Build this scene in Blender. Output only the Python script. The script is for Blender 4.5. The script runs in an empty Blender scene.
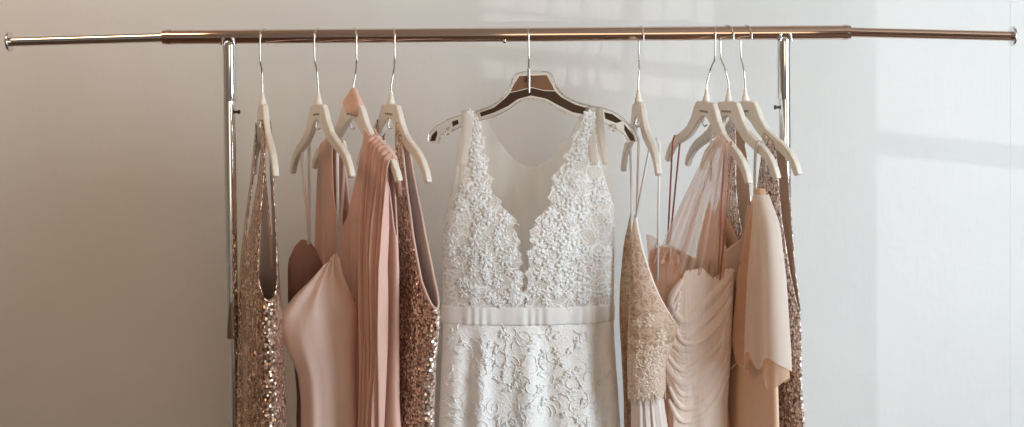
import bpy, bmesh, math, random
from mathutils import Vector, Matrix, noise

S = bpy.context.scene
COL = S.collection
R = math.radians
rnd = random.Random(7)

# ------------------------------------------------------------------ camera
FPX = 1300.0
CAM = Vector((0.0, -2.6, 1.538))
PITCH, ROLL, SHIFT = R(1.2), R(0.5), -111.0
cd = bpy.data.cameras.new('camera')
cam = bpy.data.objects.new('camera', cd)
COL.objects.link(cam)
cd.sensor_width = 36.0
cd.lens = 36.0 * FPX / 1024.0
cd.shift_y = SHIFT / 1024.0
cd.clip_start = 0.05
cam.location = CAM
cam.rotation_euler = (R(90) - PITCH, ROLL, 0)
S.camera = cam
CM = cam.rotation_euler.to_matrix()


def at(px, py, Y=0.0):
    """world point at depth Y behind a photo pixel"""
    d = CM @ Vector(((px - 512) / FPX, (213.5 - py + SHIFT) / FPX, -1))
    return CAM + d * ((Y - CAM.y) / d.y)


# ------------------------------------------------------------------ light
S.view_settings.view_transform = 'Standard'
S.view_settings.look = 'None'
S.view_settings.gamma = 1.0
S.view_settings.use_curve_mapping = False
S.view_settings.exposure = 0.0

W = bpy.data.worlds.new('world')
S.world = W
W.use_nodes = True
W.node_tree.nodes['Background'].inputs[0].default_value = (0.80, 0.88, 1.0, 1)
W.node_tree.nodes['Background'].inputs[1].default_value = 0.4

SUN_D = Vector((-0.55, 0.83, 0.060)).normalized()


def lamp(name, kind, loc, direction, energy, color, size=None, size_y=None, angle=None):
    l = bpy.data.lights.new(name, kind)
    l.energy = energy
    l.color = color
    if kind == 'AREA':
        l.shape = 'RECTANGLE'
        l.size = size
        l.size_y = size_y or size
    if angle is not None:
        l.angle = angle
    if kind == 'POINT':
        l.shadow_soft_size = size
    o = bpy.data.objects.new(name, l)
    o.location = loc
    o.rotation_euler = Vector(direction).to_track_quat('-Z', 'Y').to_euler()
    COL.objects.link(o)
    return o


lamp('low_sun', 'SUN', (6, -8, 1), SUN_D, 0.38, (0.97, 0.99, 1.0), angle=R(0.22))
lamp('window_daylight', 'AREA', (2.40, -1.5, 1.5), (-0.97, 0.22, 0), 126, (0.76, 0.90, 1.0), 1.8, 1.9)
lamp('front_window_fill', 'AREA', (0.75, -4.1, 1.6), (-0.05, 1, 0.0), 14, (1.0, 0.77, 0.50), 1.6, 1.5)  # warm fill added at the unseen front window to brighten the gowns
lamp('warm_overhead_fill', 'AREA', (-1.3, -0.75, 2.62), (0.02, 0.75, -0.7), 10, (1.0, 0.68, 0.42), 0.8, 0.6)  # added warm fill without a fixture, placed to lift the upper left wall

# ------------------------------------------------------------------ node helpers


class NT:
    def __init__(s, name):
        s.m = bpy.data.materials.new(name)
        s.m.use_nodes = True
        s.t = s.m.node_tree
        s.t.nodes.clear()
        s.out = s.n('ShaderNodeOutputMaterial')

    def n(s, typ, ins=None, **props):
        nd = s.t.nodes.new(typ)
        for k, v in props.items():
            setattr(nd, k, v)
        for k, v in (ins or {}).items():
            if hasattr(v, 'is_output') or isinstance(v, bpy.types.NodeSocket):
                s.t.links.new(v, nd.inputs[k])
            else:
                nd.inputs[k].default_value = v
        return nd

    def surf(s, sock):
        s.t.links.new(sock, s.out.inputs['Surface'])
        return s.m

    def coord(s):
        return s.n('ShaderNodeTexCoord').outputs['Object']

    def mapped(s, scale=(1, 1, 1), rot=(0, 0, 0)):
        return s.n('ShaderNodeMapping', {'Vector': s.coord(), 'Scale': scale, 'Rotation': rot}).outputs[0]

    def math(s, op, a, b=0.0, c=0.0):
        return s.n('ShaderNodeMath', {0: a, 1: b, 2: c}, operation=op).outputs[0]

    def ramp(s, fac, stops):
        nd = s.n('ShaderNodeValToRGB', {'Fac': fac})
        e = nd.color_ramp.elements
        while len(e) < len(stops):
            e.new(0.5)
        for el, (p, c) in zip(e, stops):
            el.position = p
            el.color = (*c, 1) if len(c) == 3 else c
        return nd.outputs['Color']

    def bump(s, h, strength, dist=0.002, normal=None):
        d = {'Height': h, 'Strength': strength, 'Distance': dist}
        if normal is not None:
            d['Normal'] = normal
        return s.n('ShaderNodeBump', d).outputs[0]


def c4(c):
    return (c[0], c[1], c[2], 1)


def principled(t, base, rough=0.5, **kw):
    ins = {'Base Color': base if not isinstance(base, tuple) else c4(base), 'Roughness': rough}
    ins.update(kw)
    return t.n('ShaderNodeBsdfPrincipled', ins)


def m_plain(name, col, rough=0.5, metal=0.0, **kw):
    t = NT(name)
    nz = t.n('ShaderNodeTexNoise', {'Vector': t.coord(), 'Scale': 60.0, 'Detail': 3.0}).outputs[0]
    r = t.math('MULTIPLY_ADD', nz, 0.12, rough - 0.06)
    return t.surf(principled(t, col, r, Metallic=metal, **kw).outputs[0])


def m_wall(name):
    t = NT(name)
    big = t.n('ShaderNodeTexNoise', {'Vector': t.coord(), 'Scale': 2.3, 'Detail': 5.0, 'Roughness': 0.6}).outputs[0]
    fine = t.n('ShaderNodeTexNoise', {'Vector': t.mapped((90, 90, 14)), 'Scale': 1.0, 'Detail': 4.0}).outputs[0]
    mid = t.n('ShaderNodeTexNoise', {'Vector': t.coord(), 'Scale': 16.0, 'Detail': 4.0, 'Distortion': 0.6}).outputs[0]
    col = t.ramp(big, [(0.3, (0.765, 0.755, 0.74)), (0.7, (0.82, 0.81, 0.795))])
    h = t.math('ADD', t.math('MULTIPLY', fine, 0.35), mid)
    return t.surf(principled(t, col, 0.55, Normal=t.bump(h, 0.22, 0.004)).outputs[0])


def m_floor(name):
    t = NT(name)
    br = t.n('ShaderNodeTexBrick', {'Vector': t.mapped((1, 1, 1)), 'Scale': 1.0, 'Brick Width': 1.1, 'Row Height': 0.13,
                                    'Mortar Size': 0.003, 'Color1': (0.12, 0.07, 0.04, 1), 'Color2': (0.16, 0.095, 0.055, 1),
                                    'Mortar': (0.04, 0.02, 0.01, 1)}).outputs['Color']
    g = t.n('ShaderNodeTexNoise', {'Vector': t.mapped((2, 40, 2)), 'Scale': 1.0, 'Detail': 5.0}).outputs[0]
    mx = t.n('ShaderNodeMix', {6: br, 7: (0.12, 0.06, 0.03, 1), 0: t.math('MULTIPLY', g, 0.5)}, data_type='RGBA').outputs[2]
    return t.surf(principled(t, mx, 0.45).outputs[0])


def m_metal(name, col, rough=0.12):
    t = NT(name)
    nz = t.n('ShaderNodeTexNoise', {'Vector': t.mapped((20, 20, 20)), 'Scale': 1.0, 'Detail': 3.0}).outputs[0]
    return t.surf(principled(t, col, t.math('MULTIPLY_ADD', nz, 0.08, rough - 0.04), Metallic=1.0).outputs[0])


def m_fabric(name, col, rough=0.5, sheen=0.3, spec=0.35, weave=900.0, var=0.12, coldark=None, crease=0.12):
    t = NT(name)
    nz = t.n('ShaderNodeTexNoise', {'Vector': t.mapped((1, 1, 0.5)), 'Scale': 9.0, 'Detail': 4.0}).outputs[0]
    dk = coldark or tuple(x * (1 - var) for x in col)
    base = t.ramp(nz, [(0.3, dk), (0.7, col)])
    cr = t.n('ShaderNodeTexNoise', {'Vector': t.mapped((1, 1, 0.22)), 'Scale': 42.0, 'Detail': 3.0, 'Distortion': 0.4}).outputs[0]
    p = principled(t, base, rough, **{'Sheen Weight': sheen, 'Sheen Roughness': 0.4, 'Specular IOR Level': spec,
                                      'Normal': t.bump(cr, crease, 0.01)})
    return t.surf(p.outputs[0])


def m_sheer(name, col, alpha=0.4, fold=0.0):
    t = NT(name)
    d = t.n('ShaderNodeBsdfDiffuse', {'Color': c4(col)})
    tr = t.n('ShaderNodeBsdfTranslucent', {'Color': c4(col)})
    mix = t.n('ShaderNodeMixShader', {0: 0.45, 1: d.outputs[0], 2: tr.outputs[0]})
    tp = t.n('ShaderNodeBsdfTransparent')
    nz = t.n('ShaderNodeTexNoise', {'Vector': t.mapped((30, 30, 5)), 'Scale': 1.0, 'Detail': 2.0}).outputs[0]
    a = t.math('MULTIPLY_ADD', nz, 0.3, alpha - 0.15)
    fin = t.n('ShaderNodeMixShader', {0: a, 1: tp.outputs[0], 2: mix.outputs[0]})
    return t.surf(fin.outputs[0])


def m_sequin(name, base, light, scale=190.0, metal=0.7, low=0.6, dark=(0.22, 0.13, 0.095)):
    t = NT(name)
    co = t.coord()
    v = t.n('ShaderNodeTexVoronoi', {'Vector': co, 'Scale': scale, 'Randomness': 0.75})
    big = t.n('ShaderNodeTexNoise', {'Vector': co, 'Scale': 14.0, 'Detail': 2.0}).outputs[0]
    sep = t.n('ShaderNodeSeparateColor', {'Color': v.outputs['Color']})
    tone = t.math('ADD', t.math('MULTIPLY', sep.outputs[0], 0.75), t.math('MULTIPLY', big, 0.3))
    col = t.ramp(tone, [(0.15, tuple(x * low for x in base)), (0.55, base), (0.95, light)])
    edge = t.ramp(v.outputs['Distance'], [(0.50, (0, 0, 0)), (0.72, (1, 1, 1))])
    colm = t.n('ShaderNodeMix', {0: edge, 6: col, 7: c4(dark)}, data_type='RGBA').outputs[2]
    geo = t.n('ShaderNodeNewGeometry').outputs['Normal']
    off = t.n('ShaderNodeVectorMath', {0: v.outputs['Color'], 1: (0.5, 0.5, 0.5)}, operation='SUBTRACT').outputs[0]
    sc = t.n('ShaderNodeVectorMath', {0: off, 'Scale': 1.15}, operation='SCALE').outputs[0]
    nn = t.n('ShaderNodeVectorMath', {0: geo, 1: sc}, operation='ADD').outputs[0]
    nrm = t.n('ShaderNodeVectorMath', {0: nn}, operation='NORMALIZE').outputs[0]
    p = principled(t, colm, 0.27, Metallic=metal, Normal=nrm)
    return t.surf(p.outputs[0])


def m_lace(name, col, ground, gap_alpha=0.35, scale=38.0, solid=False):
    """floral cord lace: raised veins and petals over a mesh ground"""
    t = NT(name)
    co = t.coord()
    w = t.n('ShaderNodeTexNoise', {'Vector': co, 'Scale': 22.0, 'Detail': 2.0}).outputs['Color']
    off = t.n('ShaderNodeVectorMath', {0: w, 'Scale': 0.035}, operation='SCALE').outputs[0]
    pos = t.n('ShaderNodeVectorMath', {0: co, 1: off}, operation='ADD').outputs[0]
    v1 = t.n('ShaderNodeTexVoronoi', {'Vector': pos, 'Scale': scale}, feature='DISTANCE_TO_EDGE').outputs['Distance']
    v2 = t.n('ShaderNodeTexVoronoi', {'Vector': pos, 'Scale': scale * 2.6}, feature='DISTANCE_TO_EDGE').outputs['Distance']
    v3 = t.n('ShaderNodeTexVoronoi', {'Vector': pos, 'Scale': scale * 0.9}).outputs['Distance']
    ring = t.ramp(v3, [(0.30, (0, 0, 0)), (0.40, (1, 1, 1)), (0.52, (0, 0, 0))])
    cord = t.ramp(v1, [(0.02, (1, 1, 1)), (0.11, (0, 0, 0))])
    fine = t.ramp(v2, [(0.02, (0.75, 0.75, 0.75)), (0.14, (0, 0, 0))])
    mask = t.math('MAXIMUM', t.math('MAXIMUM', cord, ring), fine)
    base = t.n('ShaderNodeMix', {0: mask, 6: c4(ground), 7: c4(col)}, data_type='RGBA').outputs[2]
    d = principled(t, base, 0.6, **{'Sheen Weight': 0.2, 'Normal': t.bump(mask, 0.22 if solid else 0.35, 0.003)})
    if solid:
        return t.surf(d.outputs[0])
    tp = t.n('ShaderNodeBsdfTransparent')
    a = t.math('MAXIMUM', mask, gap_alpha)
    fin = t.n('ShaderNodeMixShader', {0: a, 1: tp.outputs[0], 2: d.outputs[0]})
    return t.surf(fin.outputs[0])


def m_pleat(name, col, dark):
    """hand-gathered tulle: fine streaky pleats"""
    t = NT(name)
    w = t.n('ShaderNodeTexNoise', {'Vector': t.mapped((150, 40, 26), (0, R(28), 0)), 'Scale': 1.0, 'Detail': 3.0, 'Distortion': 0.8}).outputs[0]
    base = t.ramp(w, [(0.3, dark), (0.62, col)])
    p = principled(t, base, 0.7, **{'Sheen Weight': 0.35, 'Normal': t.bump(w, 0.35, 0.006)})
    return t.surf(p.outputs[0])


def m_glass(name, col, rough=0.03):
    t = NT(name)
    p = principled(t, col, rough, **{'Transmission Weight': 1.0, 'IOR': 1.46})
    return t.surf(p.outputs[0])


# ------------------------------------------------------------------ object helpers
def link(name, bm, mats, parent=None, smooth=True, loc=None):
    me = bpy.data.meshes.new(name)
    bm.normal_update()
    bm.to_mesh(me)
    bm.free()
    for m in (mats if isinstance(mats, (list, tuple)) else [mats]):
        me.materials.append(m)
    if smooth:
        for p in me.polygons:
            p.use_smooth = True
    o = bpy.data.objects.new(name, me)
    COL.objects.link(o)
    if parent is not None:
        o.parent = parent
    if loc is not None:
        o.location = loc
    return o


def thing(name, label, cat, loc=(0, 0, 0), rot=(0, 0, 0), group=None):
    o = bpy.data.objects.new(name, None)
    o.empty_display_size = 0.05
    COL.objects.link(o)
    o.location = loc
    o.rotation_euler = rot
    o['label'] = label
    o['category'] = cat
    if group:
        o['group'] = group
    return o


def structure(name, bm, m):
    o = link(name, bm, m, smooth=False)
    o['kind'] = 'structure'
    return o


def box(bm, x0, x1, y0, y1, z0, z1):
    vs = [bm.verts.new((x, y, z)) for z in (z0, z1) for y in (y0, y1) for x in (x0, x1)]
    for f in ((0, 2, 3, 1), (4, 5, 7, 6), (0, 1, 5, 4), (2, 6, 7, 3), (0, 4, 6, 2), (1, 3, 7, 5)):
        bm.faces.new([vs[i] for i in f])


def tube(bm, pts, rad, n=10, cap=True):
    """round tube along a polyline; rad is a number or a list"""
    pts = [Vector(p) for p in pts]
    k = len(pts)
    rads = rad if isinstance(rad, (list, tuple)) else [rad] * k
    rings = []
    ref = None
    for i, p in enumerate(pts):
        d = (pts[min(i + 1, k - 1)] - pts[max(i - 1, 0)])
        d = d.normalized() if d.length > 1e-9 else Vector((0, 0, 1))
        if ref is None:
            ref = d.orthogonal().normalized()
        ref = (ref - d * ref.dot(d))
        ref = ref.normalized() if ref.length > 1e-6 else d.orthogonal().normalized()
        b = d.cross(ref)
        rings.append([bm.verts.new(p + (ref * math.cos(a) + b * math.sin(a)) * rads[i])
                      for a in (2 * math.pi * j / n for j in range(n))])
    for r0, r1 in zip(rings, rings[1:]):
        for j in range(n):
            bm.faces.new((r0[j], r0[(j + 1) % n], r1[(j + 1) % n], r1[j]))
    if cap:
        bm.faces.new([bm.verts.new(v.co) for v in rings[0]][::-1])
        bm.faces.new([bm.verts.new(v.co) for v in rings[-1]])


def flat_ribbon(bm, pts, width, wdir, thick=0.0012):
    """thin strap: a flat band along pts, width measured along wdir"""
    pts = [Vector(p) for p in pts]
    wv = Vector(wdir).normalized()
    k = len(pts)
    ws = width if isinstance(width, (list, tuple)) else [width] * k
    rings = []
    for i, p in enumerate(pts):
        d = (pts[min(i + 1, k - 1)] - pts[max(i - 1, 0)]).normalized()
        nrm = d.cross(wv)
        nrm = nrm.normalized() if nrm.length > 1e-6 else Vector((0, 1, 0))
        rings.append([bm.verts.new(p + wv * (sx * ws[i] / 2) + nrm * (sy * thick / 2))
                      for sx, sy in ((-1, -1), (1, -1), (1, 1), (-1, 1))])
    for r0, r1 in zip(rings, rings[1:]):
        for j in range(4):
            bm.faces.new((r0[j], r0[(j + 1) % 4], r1[(j + 1) % 4], r1[j]))
    bm.faces.new(rings[0][::-1])
    bm.faces.new(rings[-1])


def plate(bm, poly, v0, v1):
    """extrude an outline in the (u, z) plane from v0 to v1"""
    a = [bm.verts.new((u, v0, z)) for u, z in poly]
    b = [bm.verts.new((u, v1, z)) for u, z in poly]
    n = len(poly)
    fa = bm.faces.new(a)
    fb = bm.faces.new(b[::-1])
    for i in range(n):
        bm.faces.new((a[i], b[i], b[(i + 1) % n], a[(i + 1) % n]))
    bmesh.ops.recalc_face_normals(bm, faces=bm.faces[:])
    bmesh.ops.triangulate(bm, faces=[fa, fb])


def bevel(o, w=0.002, seg=2, angle=35):
    m = o.modifiers.new('bevel', 'BEVEL')
    m.width = w
    m.segments = seg
    m.limit_method = 'ANGLE'
    m.angle_limit = R(angle)
    return o


def lerp_table(tab, x):
    """piecewise smooth interpolation in a table of (x, a, b, ...) sorted either way"""
    if tab[0][0] > tab[-1][0]:
        tab = tab[::-1]
    if x <= tab[0][0]:
        return tab[0][1:]
    for p, q in zip(tab, tab[1:]):
        if x <= q[0]:
            f = (x - p[0]) / (q[0] - p[0] or 1)
            return tuple(a + (b - a) * f for a, b in zip(p[1:], q[1:]))
    return tab[-1][1:]


def smooth_curve(pts, n=6):
    """Catmull-Rom through points"""
    pts = [Vector(p) for p in pts]
    out = []
    for i in range(len(pts) - 1):
        p0, p1, p2, p3 = pts[max(i - 1, 0)], pts[i], pts[i + 1], pts[min(i + 2, len(pts) - 1)]
        for k in range(n):
            t = k / n
            out.append(0.5 * ((2 * p1) + (p2 - p0) * t + (2 * p0 - 5 * p1 + 4 * p2 - p3) * t * t + (3 * p1 - p0 - 3 * p2 + p3) * t ** 3))
    out.append(pts[-1])
    return out


# ------------------------------------------------------------------ cloth tube
def ring_samples(n, power=0.85, aspect=0.22):
    dense = []
    for i in range(2000):
        a = 2 * math.pi * i / 2000
        c, s = math.cos(a), math.sin(a)
        dense.append((math.copysign(abs(c) ** power, c), math.copysign(abs(s) ** power, s)))
    acc = [0.0]
    for p, q in zip(dense, dense[1:] + dense[:1]):
        acc.append(acc[-1] + math.hypot(q[0] - p[0], (q[1] - p[1]) * aspect))
    out, j = [], 0
    for i in range(n):
        tgt = acc[-1] * i / n
        while acc[j + 1] < tgt:
            j += 1
        f = (tgt - acc[j]) / (acc[j + 1] - acc[j] or 1)
        p, q = dense[j], dense[(j + 1) % 2000]
        out.append((p[0] + (q[0] - p[0]) * f, p[1] + (q[1] - p[1]) * f))
    return out


class Gown:
    """a hanging garment tube in hanger space: u along the hanger (+ = near end), v across it
    (- = the side that faces the camera), z down from the rail. sections: (z, W, T, uc, vc)"""

    ARC = {}

    def __init__(s, sections, folds=None, power=0.85):
        s.sec = sorted(sections)
        s.folds = folds or (lambda a, z, front: 0.0)
        s.power = power

    def arc(s):
        """arc-length share of the upper half ring as a table over its angle"""
        if s.power not in Gown.ARC:
            pts = [(math.copysign(abs(math.cos(t)) ** s.power, math.cos(t)), abs(math.sin(t)) ** s.power) for t in (math.pi * i / 1000 for i in range(1001))]
            acc = [0.0]
            for p, q in zip(pts, pts[1:]):
                acc.append(acc[-1] + math.hypot(q[0] - p[0], (q[1] - p[1]) * .22))
            Gown.ARC[s.power] = [x / acc[-1] / 2 for x in acc]
        return Gown.ARC[s.power]

    def section(s, z):
        a = lerp_table(s.sec, z - 0.012)
        b = lerp_table(s.sec, z)
        c = lerp_table(s.sec, z + 0.012)
        return tuple((x + 2 * y + w) / 4 for x, y, w in zip(a, b, c))

    def point(s, cu, sv, a, z, puff=0.0):
        Wd, T, uc, vc = s.section(z)
        nx, ny = cu / max(Wd, 1e-3), sv / max(T, 1e-3)
        l = math.hypot(nx, ny) or 1
        d = s.folds(a, z, sv < 0) + puff
        return Vector((uc + Wd * cu + d * nx / l, vc + T * sv + d * ny / l, z))

    def front(s, u, z, puff=0.004):
        """point on the camera-facing side at hanger coordinate u"""
        Wd, T, uc, vc = s.section(z)
        cu = max(-0.999, min(0.999, (u - uc) / Wd))
        th = math.acos(math.copysign(abs(cu) ** (1 / s.power), cu))
        sv = -abs(math.sin(th)) ** s.power
        tab = s.arc()
        a = 1 - tab[min(len(tab) - 1, int(round(th / math.pi * (len(tab) - 1))))]
        return s.point(cu, sv, a, z, puff)

    def mesh(s, bm, top_f, top_b, zbot, N=160, M=80, ease=1.25, hem=None, puff=0.0):
        ring = ring_samples(N, s.power)
        rows = []
        for j in range(M + 1):
            t = (j / M) ** ease
            row = []
            for i, (cu, sv) in enumerate(ring):
                zt = lerp_table(top_f if sv < 0 else top_b, cu)[0]
                zb = zbot + (hem(cu, sv) if hem else 0)
                z = zt + (zb - zt) * t
                row.append(bm.verts.new(s.point(cu, sv, i / N, z, puff)))
            rows.append(row)
        for r0, r1 in zip(rows, rows[1:]):
            for i in range(N):
                k = (i + 1) % N
                bm.faces.new((r0[i], r1[i], r1[k], r0[k]))

    def panel(s, bm, u0, u1, ztop, zbot, N=60, M=60, ease=1.0, puff=0.004, jag=None):
        """open sheet on the camera-facing side between u0(z) and u1(z)"""
        rows = []
        for j in range(M + 1):
            row = []
            for i in range(N + 1):
                f = i / N
                t = (j / M) ** ease
                zt = ztop(f) if callable(ztop) else ztop
                zb = zbot(f) if callable(zbot) else zbot
                z = zt + (zb - zt) * t
                a, b = (u0(z) if callable(u0) else u0), (u1(z) if callable(u1) else u1)
                row.append(bm.verts.new(s.front(a + (b - a) * f, z, puff)))
            rows.append(row)
        for r0, r1 in zip(rows, rows[1:]):
            for i in range(N):
                bm.faces.new((r0[i], r1[i], r1[i + 1], r0[i + 1]))


def fold_fn(k, amp, seed, ztop, grow=0.35, wander=0.5, sharp=1.0, k2=None):
    """vertical folds that deepen downward"""
    def f(a, z, front):
        g = max(0.0, min(1.0, (ztop - z) / grow))
        w = noise.noise(Vector((a * 6, z * 1.3, seed))) * wander
        x = 2 * math.pi * (k * a) + w * 3 + seed
        y = math.sin(x)
        y = math.copysign(abs(y) ** sharp, y)
        y2 = math.sin(2 * math.pi * (k2 or k * 1.7) * a + seed * 3 + w * 4) * 0.45
        return amp * (0.12 + 0.88 * g) * (y + y2) * (0.75 + 0.5 * noise.noise(Vector((a * 9, seed, z * 2))))
    return f


def cloth(name, bm, mats, parent, thick=0.0014, zoff=0.0, lining=False, sub=False):
    o = link(name, bm, mats, parent, loc=(0, 0, zoff))
    if thick:
        md = o.modifiers.new('thickness', 'SOLIDIFY')
        md.thickness = thick
        md.offset = -1
        if lining:
            md.material_offset = 1
    return o


# ------------------------------------------------------------------ materials
M = {}
M['wall'] = m_wall('warm_plaster')
M['side'] = m_plain('painted_wall', (0.60, 0.55, 0.49), 0.7)
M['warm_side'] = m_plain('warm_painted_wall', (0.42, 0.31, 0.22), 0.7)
M['ceiling'] = m_plain('ceiling_paint', (0.50, 0.41, 0.33), 0.8)
M['floor'] = m_floor('oak_boards')
M['frame'] = m_plain('window_paint', (0.8, 0.79, 0.77), 0.5)
M['chrome'] = m_metal('chrome', (0.80, 0.81, 0.82), 0.10)
M['bronze'] = m_metal('warm_bronze_chrome', (0.68, 0.515, 0.43), 0.07)
M['rubber'] = m_plain('black_rubber', (0.03, 0.03, 0.03), 0.6)
M['hanger'] = m_plain('cream_plastic', (0.86, 0.79, 0.70), 0.32, **{'Coat Weight': 0.3})
M['hook'] = m_metal('brushed_hook', (0.74, 0.71, 0.66), 0.22)
M['mark'] = m_plain('grey_print', (0.36, 0.32, 0.29), 0.6)
M['acrylic'] = m_plain('painted_refraction', (0.050, 0.019, 0.008), 0.2, **{'Specular IOR Level': 0.2})  # opaque brown painted for the refractions in the clear acrylic
M['refraction_light'] = m_plain('painted_refraction_light', (0.19, 0.088, 0.045), 0.2, **{'Specular IOR Level': 0.25})  # lighter refraction tone painted for the hanger top
M['clear'] = m_glass('clear_acrylic', (0.93, 0.90, 0.86), 0.04)
M['seq'] = m_sequin('rose_gold_sequins', (0.96, 0.67, 0.54), (1.0, 0.92, 0.85), metal=0.6, low=0.62)
M['seq_d'] = m_sequin('antique_gold_sequins', (0.76, 0.47, 0.33), (1.0, 0.88, 0.76))
M['seq_l'] = m_sequin('pale_rose_sequins', (0.98, 0.82, 0.74), (1.0, 0.97, 0.94), metal=0.4, low=0.75, dark=(0.35, 0.2, 0.14))
M['lining'] = m_fabric('mauve_lining', (0.74, 0.56, 0.50), 0.45, 0.2)
M['satin'] = m_fabric('blush_satin', (0.92, 0.68, 0.585), 0.42, 0.35, 0.4)
M['rose'] = m_fabric('dusty_rose_jersey', (0.84, 0.52, 0.43), 0.55, 0.45, 0.3)
M['satin_shade'] = m_fabric('shaded_satin', (0.36, 0.19, 0.14), 0.45, 0.3, 0.35)  # slip satin darkened, shade of its far half put into the colour
M['strap_blush'] = m_fabric('blush_strap', (0.94, 0.82, 0.75), 0.5)
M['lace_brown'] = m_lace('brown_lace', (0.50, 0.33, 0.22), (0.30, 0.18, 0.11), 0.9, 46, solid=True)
M['pale_rose'] = m_fabric('pale_rose_lining', (0.72, 0.50, 0.42), 0.5)
M['nude'] = m_fabric('nude_lining', (0.63, 0.44, 0.32), 0.5)
M['tan'] = m_pleat('shaded_tan_tulle', (0.78, 0.48, 0.345), (0.72, 0.42, 0.29))  # tan tulle, darkened to hold the shade on the gown's far half
M['blush'] = m_pleat('blush_tulle', (0.97, 0.81, 0.73), (0.95, 0.745, 0.655))
M['peach'] = m_fabric('peach_chiffon', (0.89, 0.61, 0.44), 0.6, 0.3, 0.25)
M['sheer_peach'] = m_sheer('sheer_peach_chiffon', (0.93, 0.66, 0.47), 0.78)
M['sheer_cream'] = m_sheer('sheer_cream_chiffon', (0.97, 0.92, 0.86), 0.82)
M['sheer_blush'] = m_sheer('sheer_blush_tulle', (0.94, 0.72, 0.60), 0.56)
M['mesh'] = m_sheer('ivory_illusion_mesh', (0.98, 0.92, 0.84), 0.52)
M['salmon'] = m_fabric('salmon_ribbon', (0.66, 0.25, 0.16), 0.45)
M['ivory_ribbon'] = m_fabric('ivory_ribbon', (0.95, 0.92, 0.89), 0.4, 0.2)
M['ivory_strap'] = m_fabric('cream_strap', (0.88, 0.80, 0.72), 0.5)
M['lace'] = m_lace('ivory_lace', (0.96, 0.94, 0.92), (0.92, 0.86, 0.81), 0.6, 40)
M['lace_skirt'] = m_lace('ivory_skirt_lace', (0.96, 0.945, 0.93), (0.94, 0.91, 0.885), 1.0, 34, solid=True)
M['lace_nude'] = m_lace('beige_lace', (0.68, 0.49, 0.37), (0.46, 0.29, 0.20), 0.9, 46, solid=True)
M['applique'] = m_fabric('ivory_applique', (0.97, 0.955, 0.94), 0.55, 0.2)
M['applique_nude'] = m_fabric('beige_applique', (0.82, 0.65, 0.52), 0.55, 0.2)
M['chiffon'] = m_fabric('pale_blush_chiffon', (0.86, 0.74, 0.68), 0.65, 0.3, 0.2)

# ------------------------------------------------------------------ room
YW = 0.40          # back wall face
XR, XL, YF, ZC = 2.45, -2.7, -4.25, 2.75


def sun_hit(px, py):
    """where the low sun passes the right wall on its way to a photo pixel of the back wall"""
    p = at(px, py, YW)
    t = (p.x - XR) / SUN_D.x
    return p - SUN_D * t


def pierced(bm, axis, c0, c1, a0, a1, z0, z1, holes):
    """wall slab with rectangular holes; axis 'x' = slab normal is x. holes: (a_lo, a_hi, z_lo, z_hi) sorted along a"""
    def b(lo, hi, zl, zh):
        if hi - lo > 1e-4 and zh - zl > 1e-4:
            if axis == 'x':
                box(bm, c0, c1, lo, hi, zl, zh)
            else:
                box(bm, lo, hi, c0, c1, zl, zh)
    cur = a0
    for lo, hi, zl, zh in holes:
        b(cur, lo, z0, z1)
        b(lo, hi, z0, zl)
        b(lo, hi, zh, z1)
        cur = hi
    b(cur, a1, z0, z1)


bm = bmesh.new(); box(bm, XL - .12, XR + .12, YW, YW + .12, 0, ZC)
structure('wall_back', bm, M['wall'])
bm = bmesh.new(); box(bm, XL - .12, XR + .12, YF - .12, YW + .12, -.1, 0)
structure('floor', bm, M['floor'])
bm = bmesh.new(); box(bm, XL - .12, XR + .12, YF - .12, YW + .12, ZC, ZC + .1)
structure('ceiling', bm, M['ceiling'])
bm = bmesh.new(); box(bm, XL - .12, XL, YF, YW, 0, ZC)
structure('wall_left', bm, M['warm_side'])

yA0, yA1 = sun_hit(474, 30).y, sun_hit(714, 30).y
yB0, yB1 = sun_hit(868, 140).y, sun_hit(1120, 140).y
zA = sun_hit(550, 86).z
bm = bmesh.new()
pierced(bm, 'x', XR, XR + .02, YF, YW, 0, ZC, [(yA0, yA1, zA, 2.3), (yB0, yB1, 0.35, 2.3)])
structure('wall_right', bm, M['side'])
bm = bmesh.new()
pierced(bm, 'y', YF - .12, YF, XL, XR, 0, ZC, [(-0.1, 1.6, 0.8, 2.35)])
structure('wall_front', bm, M['side'])

# window bars whose shade falls on the back wall
bm = bmesh.new()
m0, m1 = sun_hit(621, 30).y, sun_hit(635, 30).y
box(bm, XR + .002, XR + .018, m0, m1, zA, 2.3)
for ya, yb in ((15.5, 19), (52, 67)):
    box(bm, XR + .004, XR + .016, yA0, yA1, sun_hit(560, yb).z, sun_hit(560, ya).z)
for px in (515, 546, 580, 660, 690):
    q = sun_hit(px, 30).y
    box(bm, XR + .006, XR + .010, q - .003, q + .003, zA, 2.3)
structure('window_1', bm, M['frame'])
bm = bmesh.new()
box(bm, XR + .002, XR + .018, yB0, yB1, sun_hit(948, 162).z, sun_hit(948, 139).z)
structure('window_2', bm, M['frame'])
bm = bmesh.new()
box(bm, 0.72, 0.78, YF - .09, YF - .04, 0.8, 2.35)
box(bm, -0.1, 1.6, YF - .09, YF - .04, 1.55, 1.60)
structure('window_3', bm, M['frame'])
# narrow seam strip on the wall at the far right
p0, p1 = at(1011, 0, YW), at(1013, 427, YW)
bm = bmesh.new(); box(bm, p0.x - .0012, p0.x + .0012, YW - .0004, YW, 0.02, ZC)
structure('trim_1', bm, M['wall'])
bm = bmesh.new(); box(bm, XL, XR, YW - .015, YW, 0.0, 0.11)
structure('baseboard_back', bm, M['frame'])

# ------------------------------------------------------------------ garment rack
rod_l, rod_r = at(163, 37.2), at(850, 32.2)
ROD_R = 0.0142


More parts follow.
